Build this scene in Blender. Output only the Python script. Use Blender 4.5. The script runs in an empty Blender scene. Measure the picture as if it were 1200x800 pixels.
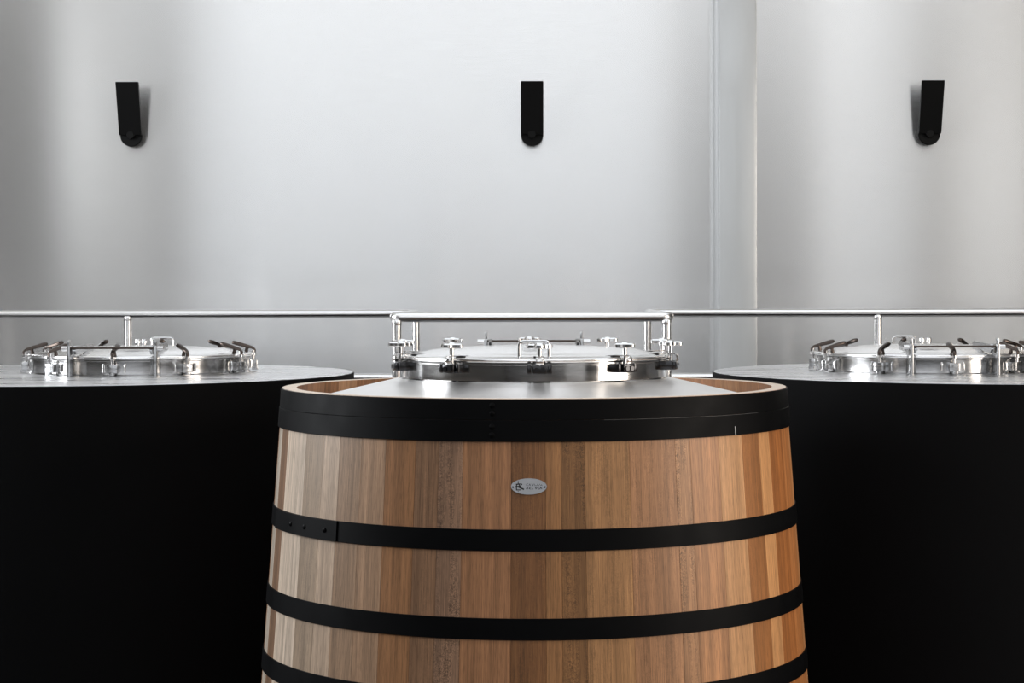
import bpy, bmesh, math, random
from mathutils import Vector, Matrix

sc = bpy.context.scene
COL = sc.collection
R = math.radians
H = 2.6                      # camera height above the cellar floor (metres)

# ------------------------------------------------------------------ camera
F_PX, PX, PY = 2350.0, 622.0, 342.0
cam = bpy.data.objects.new('camera', bpy.data.cameras.new('camera'))
COL.objects.link(cam)
cam.data.sensor_fit = 'HORIZONTAL'
cam.data.sensor_width = 36.0
cam.data.lens = F_PX / 1200.0 * 36.0
cam.data.shift_x = -(PX - 600.0) / 1200.0
cam.data.shift_y = (PY - 400.0) / 1200.0
cam.data.clip_end = 100
cam.matrix_world = Matrix.Translation((0, 0, H)) @ Matrix.Rotation(R(90), 4, 'X') @ Matrix.Rotation(-0.0020, 4, 'Z')
sc.camera = cam

# ------------------------------------------------------------------ world, exposure
w = bpy.data.worlds.new('world'); sc.world = w; w.use_nodes = True
w.node_tree.nodes['Background'].inputs[0].default_value = (0.75, 0.85, 1.0, 1)
w.node_tree.nodes['Background'].inputs[1].default_value = 0.5
sc.view_settings.view_transform = 'Standard'
sc.view_settings.look = 'None'
sc.view_settings.gamma = 1.0
sc.view_settings.use_curve_mapping = False
sc.view_settings.exposure = 0.0
sc.cycles.use_denoising = True
sc.cycles.max_bounces = 8
sc.cycles.sample_clamp_indirect = 6.0

# ------------------------------------------------------------------ room size, its windows and two added rooflights
XL, XR, YF, YB, ZC = -5.6, 6.0, -6.0, 12.0, 6.6
# wall, along-wall from, to, z from, to, radiance, colour
WINDOWS = [
    ('left',   6.2,  9.0, 2.60, 5.2, 14.0, (0.94, 0.97, 1.00)),
    ('left',  -2.6,  0.2, 3.55, 6.2, 1.35, (1.00, 1.00, 0.99)),
    ('left',  -5.7, -2.8, 3.20, 6.2, 0.90, (1.00, 1.00, 0.99)),
    ('right',  2.8,  6.2, 1.70, 5.2, 8.5, (1.00, 0.90, 0.79)),
    ('right', -5.6,  0.4, 2.00, 6.0, 0.75, (1.00, 0.935, 0.85)),
    ('front', -5.2,  2.1, 2.70, 6.3, 0.80, (1.00, 0.99, 0.97)),
    ('front',  4.25, 5.9, 2.40, 6.3, 0.78, (1.00, 0.95, 0.88)),
    ('roof',  -4.0,  4.4, -4.5, 1.5, 1.5, (0.98, 0.99, 1.00)),  # unseen rooflight, added to brighten cone, lids and rails from above
    ('roof',  -4.0,  4.4,  3.5, 9.8, 1.1, (0.98, 0.99, 1.00)),  # second unseen rooflight, added for bright reflections in the cone and lids
]

def daylight(i, wall, a, b, z0, z1, rad, col):
    """daylight entering through one window opening or added rooflight"""
    l = bpy.data.lights.new('daylight', 'AREA'); l.shape = 'RECTANGLE'
    l.size = b - a; l.size_y = z1 - z0
    l.energy = rad * math.pi * (b - a) * (z1 - z0)
    l.color = col
    o = bpy.data.objects.new('daylight', l); COL.objects.link(o)
    m, z = (a + b) / 2, (z0 + z1) / 2
    if wall == 'left':
        o.location = (XL - 0.03, m, z); o.rotation_euler = (R(90), 0, R(-90))
    elif wall == 'right':
        o.location = (XR + 0.03, m, z); o.rotation_euler = (R(90), 0, R(90))
    elif wall == 'front':
        o.location = (m, YF - 0.03, z); o.rotation_euler = (R(90), 0, R(0))
    else:                                        # added rooflight: z0, z1 run along y
        o.location = (m, z, ZC + 0.03)
for i, wd in enumerate(WINDOWS):
    daylight(i, *wd)

# ------------------------------------------------------------------ materials
def mat(name, col=(0.5, 0.5, 0.5), rough=0.5, metal=0.0, spec=0.5, coat=0.0, coat_rough=0.1):
    m = bpy.data.materials.new(name); m.use_nodes = True
    b = m.node_tree.nodes['Principled BSDF']
    b.inputs['Base Color'].default_value = (*col, 1)
    b.inputs['Roughness'].default_value = rough
    b.inputs['Metallic'].default_value = metal
    b.inputs['Specular IOR Level'].default_value = spec
    b.inputs['Coat Weight'].default_value = coat
    b.inputs['Coat Roughness'].default_value = coat_rough
    return m

def nd(m, t, **kw):
    n = m.node_tree.nodes.new(t)
    for k, v in kw.items():
        if k in n.inputs: n.inputs[k].default_value = v
        else: setattr(n, k, v)
    return n
def ln(m, a, b): m.node_tree.links.new(a, b)

def grain(m, coord='Object', scale=(1, 1, 1), nscale=5.0, detail=4.0, c0=0.9, c1=1.1, bump=0.0, rough=None, dist=0.002):
    """multiply the base colour by a stretched noise, optional bump and roughness variation"""
    b = m.node_tree.nodes['Principled BSDF']
    tc = nd(m, 'ShaderNodeTexCoord'); mp = nd(m, 'ShaderNodeMapping'); mp.inputs['Scale'].default_value = scale
    ln(m, tc.outputs[coord], mp.inputs['Vector'])
    no = nd(m, 'ShaderNodeTexNoise'); no.inputs['Scale'].default_value = nscale; no.inputs['Detail'].default_value = detail
    ln(m, mp.outputs[0], no.inputs['Vector'])
    mr = nd(m, 'ShaderNodeMapRange'); mr.inputs['From Min'].default_value = 0.3; mr.inputs['From Max'].default_value = 0.7
    mr.inputs['To Min'].default_value = c0; mr.inputs['To Max'].default_value = c1
    ln(m, no.outputs['Fac'], mr.inputs['Value'])
    mx = nd(m, 'ShaderNodeMix', data_type='RGBA', blend_type='MULTIPLY'); mx.inputs[0].default_value = 1.0
    mx.inputs[6].default_value = b.inputs['Base Color'].default_value
    ln(m, mr.outputs[0], mx.inputs[7]); ln(m, mx.outputs[2], b.inputs['Base Color'])
    if bump:
        bp = nd(m, 'ShaderNodeBump'); bp.inputs['Strength'].default_value = bump; bp.inputs['Distance'].default_value = dist
        ln(m, no.outputs['Fac'], bp.inputs['Height']); ln(m, bp.outputs[0], b.inputs['Normal'])
    if rough:
        r2 = nd(m, 'ShaderNodeMapRange'); r2.inputs['From Min'].default_value = 0.3; r2.inputs['From Max'].default_value = 0.7
        r2.inputs['To Min'].default_value = rough[0]; r2.inputs['To Max'].default_value = rough[1]
        ln(m, no.outputs['Fac'], r2.inputs['Value']); ln(m, r2.outputs[0], b.inputs['Roughness'])
    return m

M = {}
M['panel'] = grain(mat('wall_panel_paint', (0.80, 0.796, 0.788), 0.20, 0.86, 0.5), scale=(1.5, 1, 28), nscale=3, c0=0.975, c1=1.02, bump=0.04, dist=0.001)
_b = M['panel'].node_tree.nodes['Principled BSDF']          # horizontally brushed: reflections smear vertically
_b.inputs['Anisotropic'].default_value = 0.95
_t = nd(M['panel'], 'ShaderNodeCombineXYZ'); _t.inputs[2].default_value = 1.0
ln(M['panel'], _t.outputs[0], _b.inputs['Tangent'])
M['column'] = grain(mat('column_paint', (0.50, 0.515, 0.52), 0.4, 0.15, 0.5, 0.7, 0.12), scale=(6, 6, 1), nscale=3, c0=0.98, c1=1.02)
M['front_wall'] = grain(mat('front_wall_paint', (0.42, 0.415, 0.41), 0.8), nscale=2, c0=0.95, c1=1.05)
M['added_dado'] = mat('added_dado_paint', (0.03, 0.03, 0.032), 0.6)
M['plaster'] = grain(mat('side_wall_paint', (0.07, 0.069, 0.067), 0.8), nscale=2, c0=0.95, c1=1.05)
M['ceiling'] = grain(mat('ceiling_paint', (0.80, 0.79, 0.77), 0.85), nscale=2, c0=0.95, c1=1.05)
M['concrete'] = grain(mat('floor_concrete', (0.06, 0.059, 0.057), 0.6), nscale=1.5, detail=8, c0=0.85, c1=1.15, bump=0.1)
M['black'] = grain(mat('tank_black_paint', (0.0022, 0.0022, 0.0025), 0.7, 0, 0.08), nscale=3, c0=0.9, c1=1.1)
M['hoop'] = grain(mat('hoop_black_paint', (0.0012, 0.0012, 0.0015), 0.46, 0, 0.07), nscale=9, c0=0.85, c1=1.15, rough=(0.46, 0.58))
M['lamp'] = mat('lamp_black_metal', (0.003, 0.003, 0.003), 0.5, 0, 0.12)
M['steel'] = mat('polished_steel', (0.72, 0.71, 0.70), 0.14, 1)
M['lid'] = grain(mat('lid_steel', (0.92, 0.91, 0.90), 0.2, 1), nscale=3, c0=0.96, c1=1.04, rough=(0.16, 0.24))
M['collar'] = grain(mat('collar_steel', (0.55, 0.545, 0.54), 0.2, 1), scale=(1, 1, 6), nscale=5, c0=0.85, c1=1.1, rough=(0.09, 0.17))
M['cone'] = grain(mat('cone_steel', (0.90, 0.89, 0.88), 0.28, 1), nscale=2.5, c0=0.94, c1=1.05, rough=(0.34, 0.44))
M['tanktop'] = grain(mat('tank_top_steel', (0.74, 0.74, 0.75), 0.3, 1), scale=(1.2, 6, 1), nscale=3, detail=6, c0=0.75, c1=1.2, rough=(0.22, 0.38), bump=0.05)
M['rail'] = mat('brushed_tube_steel', (0.78, 0.77, 0.76), 0.26, 1)
M['lever'] = mat('dark_lever_steel', (0.075, 0.06, 0.052), 0.25, 1)
M['bracket'] = mat('bracket_steel', (0.42, 0.42, 0.42), 0.2, 1)
M['dark_bracket'] = mat('dark_clamp_steel', (0.05, 0.05, 0.052), 0.22, 0.9)
M['plate'] = grain(mat('nameplate_steel', (0.44, 0.44, 0.45), 0.35, 1), scale=(1, 1, 12), nscale=20, c0=0.92, c1=1.06)
M['ink'] = mat('engraved_black', (0.006, 0.006, 0.006), 0.6)
M['grating'] = grain(mat('galvanised_deck', (0.36, 0.36, 0.37), 0.5, 0.7), nscale=6, c0=0.9, c1=1.1)
M['frame'] = mat('window_frame_dark', (0.03, 0.03, 0.03), 0.5)
M['glass'] = mat('window_glass', (0.9, 0.95, 1.0), 0.02)
M['glass'].node_tree.nodes['Principled BSDF'].inputs['Transmission Weight'].default_value = 1.0
M['worn'] = mat('worn_edge', (0.10, 0.10, 0.10), 0.5)
M['scratch'] = mat('bare_scratch', (0.35, 0.35, 0.35), 0.5)

def wood_material():
    m = mat('oak_stave', (0.5, 0.3, 0.2), 0.5, 0, 0.25, 0.22, 0.35)
    b = m.node_tree.nodes['Principled BSDF']
    oi = nd(m, 'ShaderNodeObjectInfo')
    uv = nd(m, 'ShaderNodeUVMap', uv_map='UVMap')
    cmb = nd(m, 'ShaderNodeCombineXYZ')
    mul = nd(m, 'ShaderNodeMath', operation='MULTIPLY'); mul.inputs[1].default_value = 37.0
    ln(m, oi.outputs['Random'], mul.inputs[0])
    for k in range(3): ln(m, mul.outputs[0], cmb.inputs[k])
    add = nd(m, 'ShaderNodeVectorMath', operation='ADD')
    ln(m, uv.outputs[0], add.inputs[0]); ln(m, cmb.outputs[0], add.inputs[1])
    def noise(sx, sy, detail, distort=0.0):
        mp = nd(m, 'ShaderNodeMapping'); mp.inputs['Scale'].default_value = (sx, sy, 1)
        ln(m, add.outputs[0], mp.inputs['Vector'])
        n = nd(m, 'ShaderNodeTexNoise'); n.inputs['Scale'].default_value = 1.0
        n.inputs['Detail'].default_value = detail; n.inputs['Distortion'].default_value = distort
        ln(m, mp.outputs[0], n.inputs['Vector']); return n
    def rng(src, lo, hi, a=0.3, c=0.7):
        r = nd(m, 'ShaderNodeMapRange'); r.inputs['From Min'].default_value = a; r.inputs['From Max'].default_value = c
        r.inputs['To Min'].default_value = lo; r.inputs['To Max'].default_value = hi
        ln(m, src, r.inputs['Value']); return r.outputs[0]
    fine = noise(330, 5, 4); broad = noise(45, 0.9, 3); pore = noise(500, 26, 2)
    fig = noise(150, 120, 3, 1.6); figmask = noise(30, 3, 2)
    def mulv(a, c):
        x = nd(m, 'ShaderNodeMath', operation='MULTIPLY'); ln(m, a, x.inputs[0]); ln(m, c, x.inputs[1]); return x.outputs[0]
    v = mulv(rng(fine.outputs['Fac'], 0.70, 1.22), rng(broad.outputs['Fac'], 0.74, 1.20))
    v = mulv(v, rng(pore.outputs['Fac'], 0.74, 1.08, 0.3, 0.5))
    # ray fleck figure, only on the staves whose object alpha asks for it
    f = rng(fig.outputs['Fac'], 0.50, 1.28, 0.38, 0.6)
    inv = nd(m, 'ShaderNodeMath', operation='SUBTRACT'); inv.inputs[0].default_value = 1.0; ln(m, oi.outputs['Alpha'], inv.inputs[1])
    amt = mulv(inv.outputs[0], rng(figmask.outputs['Fac'], 0.0, 1.0, 0.42, 0.58))
    mixf = nd(m, 'ShaderNodeMix', data_type='FLOAT'); mixf.inputs[2].default_value = 1.0
    ln(m, amt, mixf.inputs[0]); ln(m, f, mixf.inputs[3])
    v = mulv(v, mixf.outputs[0])
    mx = nd(m, 'ShaderNodeMix', data_type='RGBA', blend_type='MULTIPLY'); mx.inputs[0].default_value = 1.0
    ln(m, oi.outputs['Color'], mx.inputs[6]); ln(m, v, mx.inputs[7])
    ln(m, mx.outputs[2], b.inputs['Base Color'])
    bp = nd(m, 'ShaderNodeBump'); bp.inputs['Strength'].default_value = 0.25; bp.inputs['Distance'].default_value = 0.0008
    ln(m, fine.outputs['Fac'], bp.inputs['Height']); ln(m, bp.outputs[0], b.inputs['Normal'])
    return m
M['wood'] = wood_material()
M['end_grain'] = grain(mat('oak_end_grain', (0.62, 0.52, 0.43), 0.55), nscale=60, c0=0.88, c1=1.08)

# ------------------------------------------------------------------ helpers
def mesh_from(bm, name, material, sharp=35):
    me = bpy.data.meshes.new(name); bm.normal_update(); bm.to_mesh(me); bm.free()
    me.materials.append(material)
    for p in me.polygons: p.use_smooth = True
    me.set_sharp_from_angle(angle=R(sharp))
    return me
def link(name, data, parent=None, loc=(0, 0, 0), rz=0.0):
    o = bpy.data.objects.new(name, data); COL.objects.link(o)
    o.parent = parent; o.location = loc; o.rotation_euler = (0, 0, rz)
    return o
def obj(name, bm, material, parent=None, loc=(0, 0, 0), rz=0.0, sharp=35):
    return link(name, mesh_from(bm, name, material, sharp), parent, loc, rz)
def tag(o, label=None, cat=None, group=None, kind=None):
    if label: o['label'] = label
    if cat: o['category'] = cat
    if group: o['group'] = group
    if kind: o['kind'] = kind
    return o
def thing(name, label, cat, loc=(0, 0, 0), group=None):
    return tag(link(name, None, None, loc), label, cat, group)

def add_box(bm, x0, x1, y0, y1, z0, z1, bevel=0.0, mtx=None):
    r = bmesh.ops.create_cube(bm, size=1.0)
    vs = r['verts']
    for v in vs:
        v.co = Vector(((x0 + x1) / 2 + v.co.x * (x1 - x0), (y0 + y1) / 2 + v.co.y * (y1 - y0), (z0 + z1) / 2 + v.co.z * (z1 - z0)))
    if bevel:
        es = list({e for v in vs for e in v.link_edges})
        rr = bmesh.ops.bevel(bm, geom=es, offset=bevel, segments=2, affect='EDGES', profile=0.5)
        vs = list({v for f in rr['faces'] for v in f.verts} | {v for v in vs if v.is_valid})
    if mtx is not None:
        bmesh.ops.transform(bm, matrix=mtx, verts=[v for v in vs if v.is_valid])
    return bm
def box(*a, **k): return add_box(bmesh.new(), *a, **k)

def add_lathe(bm, prof, n=96, mtx=None):
    """revolve (r, z) points around z; r == 0 closes the end"""
    rings = []
    for r, z in prof:
        if r < 1e-6: rings.append([bm.verts.new((0, 0, z))])
        else: rings.append([bm.verts.new((r * math.cos(2 * math.pi * i / n), r * math.sin(2 * math.pi * i / n), z)) for i in range(n)])
    nf = []
    for a, b in zip(rings, rings[1:]):
        for i in range(n):
            j = (i + 1) % n
            if len(a) == 1 and len(b) == 1: continue
            if len(a) == 1: nf.append(bm.faces.new((a[0], b[i], b[j])))
            elif len(b) == 1: nf.append(bm.faces.new((a[i], b[0], a[j])))
            else: nf.append(bm.faces.new((a[i], b[i], b[j], a[j])))
    vs = [v for r in rings for v in r]
    bmesh.ops.recalc_face_normals(bm, faces=nf)
    if mtx is not None: bmesh.ops.transform(bm, matrix=mtx, verts=vs)
    return bm
def lathe(prof, n=96, mtx=None): return add_lathe(bmesh.new(), prof, n, mtx)

def add_tube(bm, pts, radii, n=12, flat=1.0, up=None):
    """tube along points; flat < 1 squashes the section along its second axis"""
    pts = [Vector(p) for p in pts]
    if not hasattr(radii, '__len__'): radii = [radii] * len(pts)
    rings = []; ref = Vector(up) if up else None
    for i, p in enumerate(pts):
        d = (pts[min(i + 1, len(pts) - 1)] - pts[max(i - 1, 0)]).normalized()
        if ref is None: ref = Vector((0, 0, 1)) if abs(d.z) < 0.9 else Vector((1, 0, 0))
        s = d.cross(ref).normalized(); u = s.cross(d).normalized(); ref = u
        rings.append([bm.verts.new(p + s * radii[i] * math.cos(2 * math.pi * k / n) + u * radii[i] * flat * math.sin(2 * math.pi * k / n)) for k in range(n)])
    nf = []
    for a, b in zip(rings, rings[1:]):
        for k in range(n): nf.append(bm.faces.new((a[k], a[(k + 1) % n], b[(k + 1) % n], b[k])))
    nf.append(bm.faces.new(rings[0][::-1])); nf.append(bm.faces.new(rings[-1]))
    bmesh.ops.recalc_face_normals(bm, faces=nf)
    return bm
def tube(*a, **k): return add_tube(bmesh.new(), *a, **k)

def arc(c, r, a0, a1, n, ax, ay):
    c, ax, ay = Vector(c), Vector(ax), Vector(ay)
    return [c + ax * r * math.cos(a0 + (a1 - a0) * i / n) + ay * r * math.sin(a0 + (a1 - a0) * i / n) for i in range(n + 1)]

def add_prism(bm, pts, axis_len, mtx=None):
    """outline in x, z extruded along y from 0 to axis_len"""
    a = [bm.verts.new((x, 0, z)) for x, z in pts]; b = [bm.verts.new((x, axis_len, z)) for x, z in pts]
    nf = [bm.faces.new(a), bm.faces.new(b[::-1])]
    for i in range(len(pts)):
        j = (i + 1) % len(pts); nf.append(bm.faces.new((a[i], b[i], b[j], a[j])))
    bmesh.ops.recalc_face_normals(bm, faces=nf)
    if mtx is not None: bmesh.ops.transform(bm, matrix=mtx, verts=a + b)
    return bm

# ------------------------------------------------------------------ the room
T = 0.2
def struct(name, bm, m, parent=None):
    o = obj(name, bm, m, parent)
    if parent is None: o['kind'] = 'structure'
    return o
struct('floor', box(XL - T, XR + T, YF - T, YB + T, -T, 0), M['concrete'])
bm = bmesh.new()
added_rooflights = [wd for wd in WINDOWS if wd[0] == 'roof']
rx0, rx1 = added_rooflights[0][1], added_rooflights[0][2]
add_box(bm, XL - T, rx0, YF - T, YB + T, ZC, ZC + T); add_box(bm, rx1, XR + T, YF - T, YB + T, ZC, ZC + T)
ycur = YF - T
for wd in added_rooflights: add_box(bm, rx0, rx1, ycur, wd[3], ZC, ZC + T); ycur = wd[4]
add_box(bm, rx0, rx1, ycur, YB + T, ZC, ZC + T)
struct('ceiling', bm, M['ceiling'])
struct('wall_back', box(XL - T, XR + T, YB, YB + T, 0, ZC), M['panel'])

def wall_with_openings(name, wall, a0, a1, m):
    """wall of full height with its window openings cut out"""
    ops = sorted([wd for wd in WINDOWS if wd[0] == wall], key=lambda q: q[1])
    bm = bmesh.new()
    def seg(a, b, z0, z1):
        if b - a < 1e-4 or z1 - z0 < 1e-4: return
        if wall == 'left': add_box(bm, XL - T, XL, a, b, z0, z1)
        elif wall == 'right': add_box(bm, XR, XR + T, a, b, z0, z1)
        else: add_box(bm, a, b, YF - T, YF, z0, z1)
    cur = a0
    for _, a, b, z0, z1, _, _ in ops:
        seg(cur, a, 0, ZC); seg(a, b, 0, z0); seg(a, b, z1, ZC); cur = b
    seg(cur, a1, 0, ZC)
    struct(name, bm, m)
wall_with_openings('wall_left', 'left', YF, YB, M['plaster'])
wall_with_openings('wall_right', 'right', YF, YB, M['plaster'])
wall_with_openings('wall_front', 'front', XL - T, XR + T, M['front_wall'])
struct('trim_2', box(XL + 0.001, XR - 0.001, YF, YF + 0.02, 0, 2.35), M['added_dado'])  # unseen dark dado, added so the steel collars reflect dark

for i, (wall, a, b, z0, z1, _, _) in enumerate(WINDOWS):
    win = link('window_%d' % (i + 1), None); win['kind'] = 'structure'
    def put(name, bm, m):
        if wall == 'roof': bmesh.ops.transform(bm, matrix=Matrix.Translation((0, 0, ZC + T)) @ Matrix(((1, 0, 0, 0), (0, 0, 1, 0), (0, -1, 0, 0), (0, 0, 0, 1))), verts=bm.verts)
        elif wall == 'front': bmesh.ops.transform(bm, matrix=Matrix.Translation((0, YF - T, 0)), verts=bm.verts)
        elif wall == 'left': bmesh.ops.transform(bm, matrix=Matrix.Translation((XL - T, 0, 0)) @ Matrix(((0, 1, 0, 0), (1, 0, 0, 0), (0, 0, 1, 0), (0, 0, 0, 1))), verts=bm.verts)
        else: bmesh.ops.transform(bm, matrix=Matrix.Translation((XR + T, 0, 0)) @ Matrix(((0, -1, 0, 0), (1, 0, 0, 0), (0, 0, 1, 0), (0, 0, 0, 1))), verts=bm.verts)
        bmesh.ops.recalc_face_normals(bm, faces=bm.faces)
        obj(name, bm, m, win)
    fr = bmesh.new(); t = 0.06
    for q in ((a, a + t, z0, z1), (b - t, b, z0, z1), (a + t, b - t, z0, z0 + t), (a + t, b - t, z1 - t, z1)):
        add_box(fr, q[0], q[1], 0.02, 0.10, q[2], q[3])
    put('frame', fr, M['frame'])
    n = max(1, round((b - a) / 1.6))
    for k in range(n):
        xa = a + t + (b - a - 2 * t) * k / n; xb = a + t + (b - a - 2 * t) * (k + 1) / n
        put('pane', box(xa + 0.015, xb - 0.015, 0.05, 0.06, z0 + t, z1 - t), M['glass'])
        if k: put('mullion', box(xa - 0.015, xa + 0.015, 0.03, 0.09, z0 + t, z1 - t), M['frame'])

# boxed-in column standing proud of the back wall
struct('trim_1', box(1.10, 1.322, YB - 0.30, YB, 0, ZC, bevel=0.014), M['column'])

# ------------------------------------------------------------------ hatches (same hardware on the vat and the tanks)
ST, LI = M['steel'], M['lid']
def dirv(phi): return Vector((math.sin(phi), -math.cos(phi), 0))

def star_knob_meshes():
    k = {}
    # bracket block welded to the collar, outwards is -y
    bm = bmesh.new()
    add_box(bm, -0.022, 0.022, -0.042, 0.012, 0.032, 0.060, 0.002)
    for s in (-1, 1):
        add_box(bm, s * 0.034 - 0.006, s * 0.034 + 0.006, -0.036, 0.016, 0.032, 0.062, 0.002)
        add_lathe(bm, [(0, 0), (0.008, 0), (0.008, 0.006), (0, 0.006)], 12, Matrix.Translation((s * 0.010, -0.042, 0.046)) @ Matrix.Rotation(R(90), 4, 'X'))
    k['bracket'] = mesh_from(bm, 'bracket', M['dark_bracket'])
    k['bolt'] = mesh_from(lathe([(0, 0.056), (0.0075, 0.056), (0.0075, 0.112), (0.013, 0.114), (0.013, 0.120), (0, 0.120)], 14, Matrix.Translation((0, -0.02, 0))), 'bolt', ST)
    # four-lobed knob
    bm = bmesh.new(); n = 48; rings = []
    for z, f in ((0.113, 0.80), (0.116, 1.0), (0.125, 1.0), (0.129, 0.88)):
        ring = []
        for i in range(n):
            a = 2 * math.pi * i / n
            r = (0.0355 + 0.0075 * math.cos(4 * a)) * f
            ring.append(bm.verts.new((r * math.cos(a), -0.02 + r * math.sin(a), z)))
        rings.append(ring)
    nf = []
    for a, b in zip(rings, rings[1:]):
        for i in range(n): nf.append(bm.faces.new((a[i], a[(i + 1) % n], b[(i + 1) % n], b[i])))
    nf.append(bm.faces.new(rings[0])); nf.append(bm.faces.new(rings[-1]))
    bmesh.ops.recalc_face_normals(bm, faces=nf)
    add_lathe(bm, [(0, 0.132), (0.010, 0.132), (0.014, 0.127)], 20, Matrix.Translation((0, -0.02, 0)))
    k['knob'] = mesh_from(bm, 'knob', ST)
    # strap: flat bar over the lid rim with a curl down outside the bolt
    prof = [Vector((0, 0.055, 0.086)), Vector((0, 0.02, 0.088)), Vector((0, -0.028, 0.088))]
    prof += arc((0, -0.030, 0.074), 0.014, R(90), R(250), 8, (0, -1, 0), (0, 0, 1))[1:] if False else [Vector((0, -0.030 - 0.016 * math.sin(R(a)), 0.072 + 0.016 * math.cos(R(a)))) for a in range(20, 200, 20)]
    k['strap'] = mesh_from(tube(prof, 0.012, n=8, flat=0.22, up=(0, 0, 1)), 'strap', ST)
    bm = box(-0.017, 0.017, 0.022, 0.062, 0.082, 0.087, 0.001)
    k['pressure_pad'] = mesh_from(bm, 'pressure_pad', M['ink'])
    return k

def lever_meshes():
    k = {}
    bm = bmesh.new()
    add_box(bm, -0.022, 0.022, -0.036, 0.012, 0.012, 0.048, 0.003)
    add_box(bm, -0.010, 0.010, -0.040, -0.016, 0.002, 0.014, 0.002)
    k['bracket'] = mesh_from(bm, 'bracket', M['bracket'])
    bm = lathe([(0, 0.046), (0.007, 0.046), (0.007, 0.066), (0.012, 0.068), (0.012, 0.078), (0.007, 0.080), (0.007, 0.092), (0, 0.092)], 14, Matrix.Translation((0, -0.022, 0)))
    k['bolt'] = mesh_from(bm, 'bolt', ST)
    pts = [(0, -0.026, 0.078), (0, -0.028, 0.089), (0, -0.018, 0.099), (0, 0.0, 0.105), (0, 0.03, 0.113), (0, 0.055, 0.120), (0, 0.068, 0.1235), (0, 0.073, 0.125)]
    k['lever'] = mesh_from(tube(pts, [0.007, 0.008, 0.009, 0.0105, 0.0125, 0.0135, 0.011, 0.005], n=14, flat=0.72, up=(0, -1, 0.2)), 'lever', M['lever'])
    k['foot'] = mesh_from(tube([(0, 0.004, 0.103), (0, 0.008, 0.092), (0, 0.010, 0.081)], [0.008, 0.007, 0.009], n=10), 'foot', M['lever'])
    for s, nm in ((-1, 'guide_lug'), (1, 'guide_lug#')):
        k[nm] = mesh_from(tube([(s * 0.045, -0.002, 0.014), (s * 0.045, -0.006, 0.020), (s * 0.045, -0.006, 0.042), (s * 0.045, -0.002, 0.048)], 0.0035, n=8), 'guide_lug', ST)
    return k
KNOB, LEVER = star_knob_meshes(), lever_meshes()

RC = 0.465
def hatch(root, c, phi_hinge, first, kit, sgn):
    """c: hatch centre on the tank top, in the thing's own coordinates. phi from -y, positive towards +x"""
    c = Vector(c)
    obj('hatch_collar', lathe([(RC + 0.006, -0.012), (RC + 0.006, 0.0), (RC, 0.006), (RC, 0.058), (RC + 0.008, 0.061), (RC + 0.008, 0.066), (RC - 0.02, 0.066), (RC - 0.02, -0.012)], 160), M['collar'], root, c)
    lid = obj('hatch_lid', lathe([(RC - 0.02, 0.067), (RC + 0.010, 0.067), (RC + 0.013, 0.070), (RC + 0.013, 0.077), (RC + 0.009, 0.081), (RC - 0.022, 0.081), (RC - 0.03, 0.085),
                                 (RC - 0.06, 0.087), (RC - 0.075, 0.091), (RC - 0.10, 0.097), (0.30, 0.103), (0.22, 0.108), (0.12, 0.112), (0, 0.113)], 160), LI, root, c, sharp=50)
    # U handle opposite the hinge and a little double vent beside it
    ph = phi_hinge + math.pi
    ym = -0.405
    u = [Vector((-0.049, ym, 0.086)), Vector((-0.049, ym, 0.118))] + arc((-0.035, ym, 0.122), 0.014, math.pi, math.pi / 2, 5, (1, 0, 0), (0, 0, 1)) \
        + arc((0.035, ym, 0.122), 0.014, math.pi / 2, 0, 5, (1, 0, 0), (0, 0, 1)) + [Vector((0.049, ym, 0.118)), Vector((0.049, ym, 0.086))]
    obj('handle', tube(u, 0.0055, n=10, up=(0, 1, 0)), ST, lid, (0, 0, 0), ph)
    if kit is LEVER:
        for q in (0.082, 0.112):
            obj('vent_valve', lathe([(0, 0.13), (0.011, 0.13), (0.013, 0.126), (0.013, 0.112), (0.009, 0.110), (0.009, 0.080), (0, 0.080)], 16, Matrix.Translation((sgn * q, ym, 0))), ST, lid, (0, 0, 0), ph)
    # hinge: two upright plates, a rod, two arms reaching over the lid
    hg = obj('hinge_rod', tube([(-0.195, -0.487, 0.115), (0.195, -0.487, 0.115)], 0.0042, n=12), M['lever'], root, c, phi_hinge)
    for s in (-1, 1):
        bm = box(s * 0.178 - 0.0065, s * 0.178 + 0.0065, -0.505, -0.425, -0.006, 0.125, 0.002)
        add_box(bm, s * 0.178 - 0.005, s * 0.178 + 0.005, -0.502, -0.482, 0.120, 0.150, 0.003)
        obj('hinge_plate', bm, M['bracket'], hg)
        bm = bmesh.new()
        add_prism(bm, [(-0.49, 0.103), (-0.478, 0.124), (-0.215, 0.130), (-0.19, 0.118), (-0.20, 0.110), (-0.30, 0.102), (-0.40, 0.090), (-0.47, 0.088)], 0.010,
                  Matrix.Translation((s * 0.158 + 0.005, 0, 0)) @ Matrix(((0, -1, 0, 0), (1, 0, 0, 0), (0, 0, 1, 0), (0, 0, 0, 1))))
        bmesh.ops.recalc_face_normals(bm, faces=bm.faces)
        obj('hinge_arm', bm, M['bracket'], hg)
        obj('hinge_pin', lathe([(0, -0.013), (0.010, -0.013), (0.010, 0.013), (0, 0.013)], 14, Matrix.Translation((s * 0.197, -0.487, 0.113)) @ Matrix.Rotation(R(90), 4, 'Y')), ST, hg)
    for i in range(10):
        phi = first + i * R(36)
        p = c + dirv(phi) * RC
        cl = link('clamp', kit['bracket'], root, p, phi)
        for nm, me in kit.items():
            if nm != 'bracket': link(nm.strip('#'), me, cl)

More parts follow.
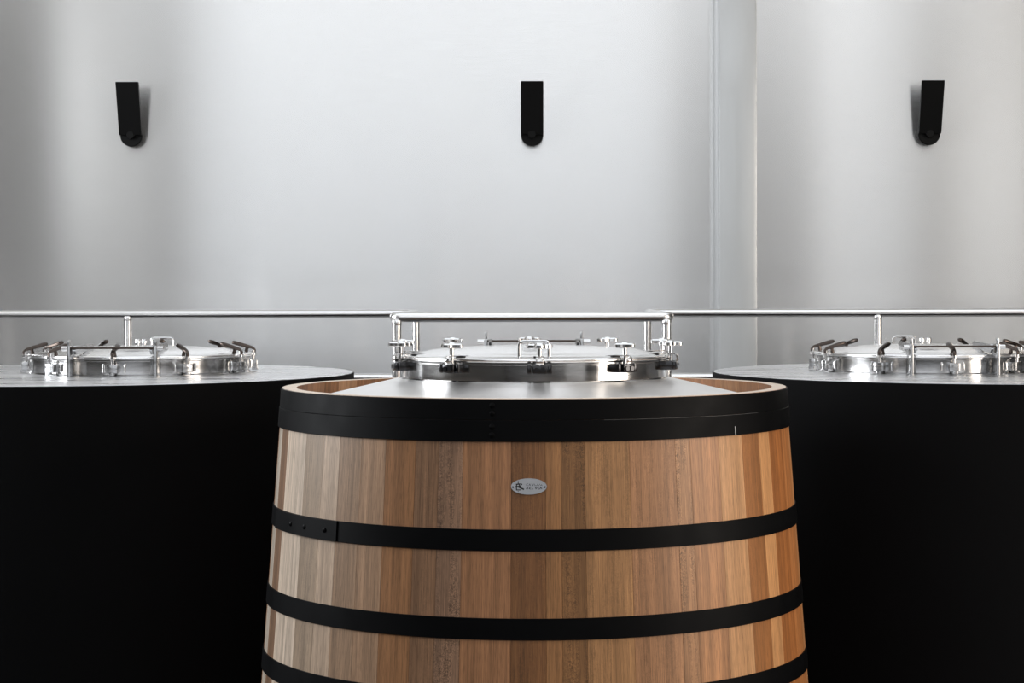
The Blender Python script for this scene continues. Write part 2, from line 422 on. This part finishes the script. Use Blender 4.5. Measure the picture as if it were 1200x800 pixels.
# ------------------------------------------------------------------ the oak vat
VX, VY = 0.011, 7.0
vat = thing('wooden_vat', 'tall oak vat with black hoops and a steel hatch, standing between two black tanks', 'vat', (VX, VY, 0))
RIM = H - 0.327
SL = 0.0728
def vr(z): return 0.872 + SL * (RIM - z)         # outer radius of the staves at height z
TH = 0.048
WOODK = 0.68

def lin(c): return tuple(((x / 255 + 0.055) / 1.055) ** 2.4 if x > 10 else x / 255 / 12.92 for x in c)
# visible staves: right-hand edge angle, colour (left ones paler and greyer, window sheen painted in), ray-fleck figure
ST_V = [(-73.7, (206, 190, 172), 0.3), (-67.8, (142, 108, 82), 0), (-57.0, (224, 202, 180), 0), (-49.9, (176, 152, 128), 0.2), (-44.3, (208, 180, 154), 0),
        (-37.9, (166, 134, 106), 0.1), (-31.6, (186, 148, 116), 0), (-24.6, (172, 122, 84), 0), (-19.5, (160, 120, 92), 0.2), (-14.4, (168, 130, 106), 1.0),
        (-4.6, (188, 134, 96), 0), (2.1, (146, 100, 64), 0.35), (5.2, (176, 126, 84), 0.1), (9.9, (156, 112, 74), 0.9), (19.2, (184, 136, 94), 0.3),
        (29.6, (184, 134, 98), 0.3), (33.3, (190, 140, 102), 1.0), (41.1, (196, 140, 98), 0), (48.7, (214, 160, 114), 0), (55.3, (176, 116, 68), 0.15),
        (60.4, (212, 154, 104), 0), (69.0, (178, 112, 62), 0.1), (76.7, (188, 122, 72), 0), (82.0, (200, 140, 92), 0)]
rnd = random.Random(4)
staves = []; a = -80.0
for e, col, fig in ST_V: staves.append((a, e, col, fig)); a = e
a = 82.0
pal = [(178, 124, 84), (158, 108, 68), (194, 142, 100), (170, 116, 74), (184, 130, 90), (148, 98, 62)]
while a < 280 - 0.01:
    b = min(280, a + rnd.uniform(6.5, 10.5))
    if 280 - b < 4: b = 280
    staves.append((a, b, rnd.choice(pal), rnd.choice((0, 0, 0.3)))); a = b

def stave_mesh(a0, a1):
    bm = bmesh.new(); uvl = bm.loops.layers.uv.new('UVMap')
    n = 6; zs = (0.0, 0.8, 1.6, RIM)
    ch = 0.0007
    def prof(z):
        ro = vr(z); ri = ro - TH; g = math.degrees(ch / ro)
        P = [(ro - ch * 1.2, a0 + 0.012)]
        P += [(ro, a0 + g + (a1 - a0 - 2 * g) * i / n) for i in range(n + 1)]
        P += [(ro - ch * 1.2, a1 - 0.012), (ri, a1 - 0.012)]
        P += [(ri, a1 - (a1 - a0) * i / 3) for i in (1, 2)]
        P += [(ri, a0 + 0.012)]
        return P
    rings = []
    for z in zs:
        rings.append([(bm.verts.new((r * math.sin(R(p)), -r * math.cos(R(p)), z)), R(p) * 0.9, z) for r, p in prof(z)])
    def face(vs, mi=0):
        f = bm.faces.new([v[0] for v in vs]); f.material_index = mi
        for lp, v in zip(f.loops, vs): lp[uvl].uv = (v[1], v[2])
    m = len(rings[0])
    for p, q in zip(rings, rings[1:]):
        for i in range(m): face((p[i], p[(i + 1) % m], q[(i + 1) % m], q[i]))
    face(rings[-1], 1); face(rings[0][::-1], 1)
    bmesh.ops.recalc_face_normals(bm, faces=bm.faces)
    me = mesh_from(bm, 'stave', M['wood'], 25); me.materials.append(M['end_grain']); return me
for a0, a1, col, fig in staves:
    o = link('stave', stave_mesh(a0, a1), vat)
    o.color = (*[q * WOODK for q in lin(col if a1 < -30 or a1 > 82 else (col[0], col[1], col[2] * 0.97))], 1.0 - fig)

# hoops
def hoop(z1, z0, t=0.0045, name='hoop'):
    b = 0.0008
    return obj(name, lathe([(vr(z0) + 0.0002, z0), (vr(z0) + t - b, z0), (vr(z0) + t, z0 + b), (vr(z1) + t, z1 - b), (vr(z1) + t - b, z1), (vr(z1) + 0.0002, z1), (vr(z0) + 0.0002, z0)], 200), M['hoop'], vat)
def rivets(h, zs, phis, t):
    for z in zs:
        for p in phis:
            m = Matrix.Rotation(R(p), 4, 'Z') @ Matrix.Translation((0, -(vr(z) + t), z)) @ Matrix.Rotation(R(90), 4, 'X')
            obj('rivet', lathe([(0.009, -0.002), (0.0085, 0.002), (0.005, 0.0045), (0, 0.0055)], 14, m), M['hoop'], h)
def arc_strip(z0, z1, a0, a1, rofs0, rofs1, n=14):
    """curved plate following the vat"""
    bm = bmesh.new(); o = []; 
    for ro in (rofs0, rofs1):
        o.append([[bm.verts.new(((vr(z) + ro) * math.sin(R(a0 + (a1 - a0) * i / n)), -(vr(z) + ro) * math.cos(R(a0 + (a1 - a0) * i / n)), z)) for i in range(n + 1)] for z in (z0, z1)])
    A, B = o
    for i in range(n):
        bm.faces.new((A[0][i], A[0][i + 1], A[1][i + 1], A[1][i])); bm.faces.new((B[0][i], B[0][i + 1], B[1][i + 1], B[1][i]))
        for k in (0, 1): bm.faces.new((A[k][i], A[k][i + 1], B[k][i + 1], B[k][i]))
    for i in (0, n): bm.faces.new((A[0][i], A[1][i], B[1][i], B[0][i]))
    bmesh.ops.recalc_face_normals(bm, faces=bm.faces)
    return bm
h1 = hoop(RIM - 0.001, RIM - 0.064)
h2 = hoop(RIM - 0.0645, RIM - 0.130, 0.0062)
rivets(h1, (RIM - 0.020, RIM - 0.044), (-8.5,), 0.0045); rivets(h2, (RIM - 0.085, RIM - 0.110), (-8.5,), 0.0062)
hs = []
for zt, hh in ((0.723, 0.065), (0.990, 0.065), (1.213, 0.065), (1.50, 0.07), (1.84, 0.07), (2.18, 0.08), (2.44, 0.08)):
    hs.append(hoop(H - zt, H - zt - hh))
zt = H - 0.723
obj('hoop_lap', arc_strip(zt - 0.064, zt - 0.001, -72, -43.5, 0.003, 0.0088), M['hoop'], hs[0])
rivets(hs[0], (zt - 0.033,), (-61.0, -54.6, -47.2), 0.0088)
obj('scratch_mark', arc_strip(RIM - 0.128, RIM - 0.102, 46.05, 46.35, 0.0058, 0.0065, 2), M['scratch'], h2)
obj('scratch_mark', arc_strip(RIM - 0.0653, RIM - 0.0647, 14.0, 55.0, 0.0055, 0.0063, 30), M['worn'], h2)

# steel cone closing the vat, and its hatch
obj('steel_top', lathe([(RC - 0.01, -0.292), (RC + 0.004, -0.296), (RC + 0.02, -0.3005), (vr(RIM) - TH - 0.006, -0.378), (vr(RIM) - TH - 0.002, -0.384), (vr(RIM) - TH - 0.002, -0.40), (RC - 0.01, -0.32)], 160), M['cone'], vat, (0, 0, H))
hatch(vat, (0.0, 0, H - 0.298), math.pi, R(2), KNOB, 1)

# oval nameplate
npz, npp = H - 0.592, R(-1.15)
tilt = math.atan(SL)
NM = Matrix.Rotation(npp, 4, 'Z') @ Matrix.Translation((0, -(vr(npz) + 0.0022), npz)) @ Matrix.Rotation(-tilt, 4, 'X')
def put_plate(bm): bmesh.ops.transform(bm, matrix=NM, verts=bm.verts); return bm
npl = obj('name_plate', put_plate(add_prism(bmesh.new(), [(0.0545 * math.cos(2 * math.pi * i / 48), 0.0248 * math.sin(2 * math.pi * i / 48)) for i in range(48)], 0.006, Matrix.Translation((0, -0.0025, 0)))), M['plate'], vat)
npl['label'] = 'oval steel maker plate with a dark emblem and two small lines of lettering'
def stroke(bm, pts, wd):
    for (x0, z0), (x1, z1) in zip(pts, pts[1:]):
        d = Vector((x1 - x0, z1 - z0)); L = d.length; nrm = Vector((-d.y, d.x)) / L * wd / 2; e = d / L * wd * 0.3
        add_prism(bm, [(x0 - e.x + nrm.x, z0 - e.y + nrm.y), (x1 + e.x + nrm.x, z1 + e.y + nrm.y), (x1 + e.x - nrm.x, z1 + e.y - nrm.y), (x0 - e.x - nrm.x, z0 - e.y - nrm.y)], 0.0005, Matrix.Translation((0, -0.0029, 0)))
S = 0.109 / 1060.0       # metres per pixel of the close-up view of the plate (plate 1060 px wide, centre 605, 335)
def P(*q): return [((x - 605) * S, -(y - 335) * S) for x, y in q]
bm = bmesh.new()
stroke(bm, P((288, 180), (288, 250)), 0.0024)
stroke(bm, P((232, 270), (330, 262)), 0.0035); stroke(bm, P((240, 265), (240, 350)), 0.0030)
stroke(bm, P((215, 345), (345, 335)), 0.0045); stroke(bm, P((318, 280), (330, 345)), 0.0030)
stroke(bm, P((360, 255), (392, 275)), 0.0042); stroke(bm, P((392, 275), (340, 330)), 0.0026)
stroke(bm, P((300, 350), (450, 418)), 0.0042)
stroke(bm, P((238, 375), (238, 440)), 0.0030); stroke(bm, P((238, 438), (370, 436)), 0.0028); stroke(bm, P((285, 470), (288, 492)), 0.0016)
obj('emblem', put_plate(bm), M['ink'], npl)
bm = bmesh.new()
for q in ([(575, 250), (540, 262), (530, 300), (575, 312)], [(605, 315), (632, 258), (655, 315)], [(690, 255), (720, 315), (748, 255)], [(775, 260), (785, 312), (840, 312), (862, 262)], [(895, 318), (930, 262)], [(945, 318), (975, 280), (1000, 318)]):
    stroke(bm, P(*q), 0.0013)
for q in ([(525, 415), (560, 350), (582, 415)], [(665, 360), (625, 372), (620, 405), (665, 415)], [(700, 360), (700, 412), (730, 412)], [(790, 355), (815, 412), (845, 360)], [(905, 358), (870, 372), (875, 412), (915, 412)], [(930, 412), (960, 360), (990, 412)]):
    stroke(bm, P(*q), 0.0018)
obj('lettering', put_plate(bm), M['ink'], npl)
for s in (-1, 1):
    obj('plate_screw', put_plate(lathe([(0, 0.0022), (0.0028, 0.0014), (0.003, 0)], 12, Matrix.Translation((s * 0.0485, -0.0023, -0.002)) @ Matrix.Rotation(R(90), 4, 'X'))), M['ink'], npl)

# ------------------------------------------------------------------ the two black tanks
TR, TZ, TY = 1.187, H - 0.345, 8.6
def tank(x, sgn, label):
    t = thing('steel_tank', label, 'tank', (x, TY, 0))
    obj('shell', lathe([(0, 0.0), (TR - 0.02, 0.0), (TR, 0.02), (TR, TZ - 0.004), (TR - 0.003, TZ - 0.001), (TR - 0.02, TZ - 0.001), (TR - 0.02, TZ - 0.02), (0, TZ - 0.02)], 200), M['black'], t)
    obj('top_plate', lathe([(0, TZ + 0.004), (0.6, TZ + 0.003), (TR - 0.006, TZ), (TR - 0.004, TZ - 0.003), (TR - 0.004, TZ - 0.012), (0, TZ - 0.012)], 200), M['tanktop'], t)
    ph = -sgn * R(2.5)
    hatch(t, (sgn * 0.262, 0.08, TZ + 0.004), ph, ph, LEVER, sgn)
    return t
tank(-1.95, 1, 'black tank with a lever-clamped hatch, on the vat side away from the wall column')
tank(1.97, -1, 'black tank with a lever-clamped hatch, standing in front of the grey wall column')

# ------------------------------------------------------------------ catwalk and its handrail behind the vats
DZ = H - 1.21
cw = thing('catwalk', 'grey metal catwalk behind the tanks carrying the tubular handrail', 'catwalk', (0, 10.8, 0))
bm = box(-4.6, 4.8, -0.66, 0.9, DZ - 0.05, DZ)
obj('deck', bm, M['grating'], cw)
obj('deck', box(-0.64, 0.65, -2.19, -0.665, DZ - 0.05, DZ), M['grating'], cw)
for x in (-4.4, 0.0, 4.6):
    for y in (-0.56, 0.8): obj('leg', box(x - 0.04, x + 0.04, y - 0.04, y + 0.04, 0, DZ - 0.051), M['grating'], cw)
for x in (-0.55, 0.55): obj('leg', box(x - 0.04, x + 0.04, -2.12, -2.04, 0, DZ - 0.051), M['grating'], cw)

RZ, RR = H - 0.1085, 0.0212
YR, YFR = 10.2, 8.69
rail = thing('handrail', 'brushed steel tube handrail with a bay stepping forward behind the oak vat', 'handrail', (0, YR, DZ))
def rt(name, pts, r=RR, n=20):
    return obj(name, tube([(p[0], p[1] - YR, p[2] - DZ) for p in pts], r, n=n), M['rail'], rail)
def corner(cx, cy, sx, sy, z, r=0.03):
    """rounded bend: from x-direction run into y-direction run"""
    return [(cx + sx * r * (1 - math.sin(a)), cy + sy * r * (1 - math.cos(a)), z) for a in [R(q) for q in (0, 22, 45, 68, 90)]]
XF0, XF1 = -0.593, 0.600
for nm, z in (('top_rail', RZ), ('mid_rail', RZ - 0.325)):
    if nm == 'top_rail':
        rt(nm, [(-4.5, YR, z), (XF0 + 0.0, YR, z)]); rt(nm, [(XF1, YR, z), (4.7, YR, z)])
        rt(nm, [(XF0, YR + 0.02, z)] + corner(XF0, YFR, 1, 1, z)[::-1] + corner(XF1, YFR, -1, 1, z) + [(XF1, YR + 0.02, z)])
    else:
        rt(nm, [(-4.5, YR, z), (XF0, YR, z)], 0.0205); rt(nm, [(XF1, YR, z), (4.7, YR, z)], 0.0205)
        rt(nm, [(XF0, YR, z), (XF0, YFR + 0.02, z)], 0.015); rt(nm, [(XF1, YR, z), (XF1, YFR + 0.02, z)], 0.015)
for x, y in ((-2.05, YR), (-3.6, YR), (1.765, YR), (3.3, YR), (XF0 + 0.008, YR), (XF1 - 0.008, YR), (XF0 + 0.012, YFR), (XF1 - 0.012, YFR)):
    p = rt('post', [(x, y, DZ), (x, y, RZ - 0.012)], 0.0205)
    obj('weld_collar', lathe([(0.0205, 0.006), (0.0218, 0.012), (0.0228, 0.024), (0.0205, 0.028)], 20, Matrix.Translation((x, y - YR, RZ - DZ - 0.040))), M['rail'], p)
    obj('base_flange', lathe([(0, 0.001), (0.05, 0.001), (0.05, 0.009), (0, 0.009)], 20, Matrix.Translation((x, y - YR, 0))), M['rail'], p)

# ------------------------------------------------------------------ wall lamps
def wall_lamp(x, label):
    zc = H + 0.935
    l = thing('wall_lamp', label, 'wall lamp', (x, YB, zc))
    # round wall mount
    obj('wall_mount', lathe([(0, 0.0), (0.055, 0.0), (0.055, 0.035), (0.066, 0.038), (0.066, 0.068), (0.062, 0.072), (0, 0.072)], 40, Matrix.Rotation(R(90), 4, 'X')), M['lamp'], l)
    # flat lamp body leaning out from the wall towards its top
    bm = bmesh.new()
    y0, y1, zt = -0.074, -0.185, 0.305
    v = [bm.verts.new(q) for q in ((-0.0665, y0, 0.0), (0.0665, y0, 0.0), (0.0665, y0 - 0.028, 0.0), (-0.0665, y0 - 0.028, 0.0),
                                   (-0.0665, y1 + 0.010, zt), (0.0665, y1 + 0.010, zt), (0.0665, y1 - 0.020, zt), (-0.0665, y1 - 0.020, zt))]
    for f in ((0, 1, 2, 3), (7, 6, 5, 4), (0, 4, 5, 1), (1, 5, 6, 2), (2, 6, 7, 3), (3, 7, 4, 0)): bm.faces.new([v[i] for i in f])
    bmesh.ops.bevel(bm, geom=list(bm.edges), offset=0.002, segments=1, affect='EDGES')
    bmesh.ops.recalc_face_normals(bm, faces=bm.faces)
    body = obj('lamp_body', bm, M['lamp'], l)
    obj('hinge_knob', lathe([(0, 0.0), (0.024, 0.0), (0.024, 0.034), (0.021, 0.037), (0, 0.037)], 24, Matrix.Translation((0, -0.072, 0)) @ Matrix.Rotation(R(90), 4, 'X')), M['lamp'], l)
    return l
wall_lamp(-2.375, 'black tilted wall lamp above the tank that stands away from the grey column')
wall_lamp(0.010, 'black tilted wall lamp high on the wall directly behind the oak vat')
wall_lamp(2.372, 'black tilted wall lamp on the warm wall stretch above the tank by the column')
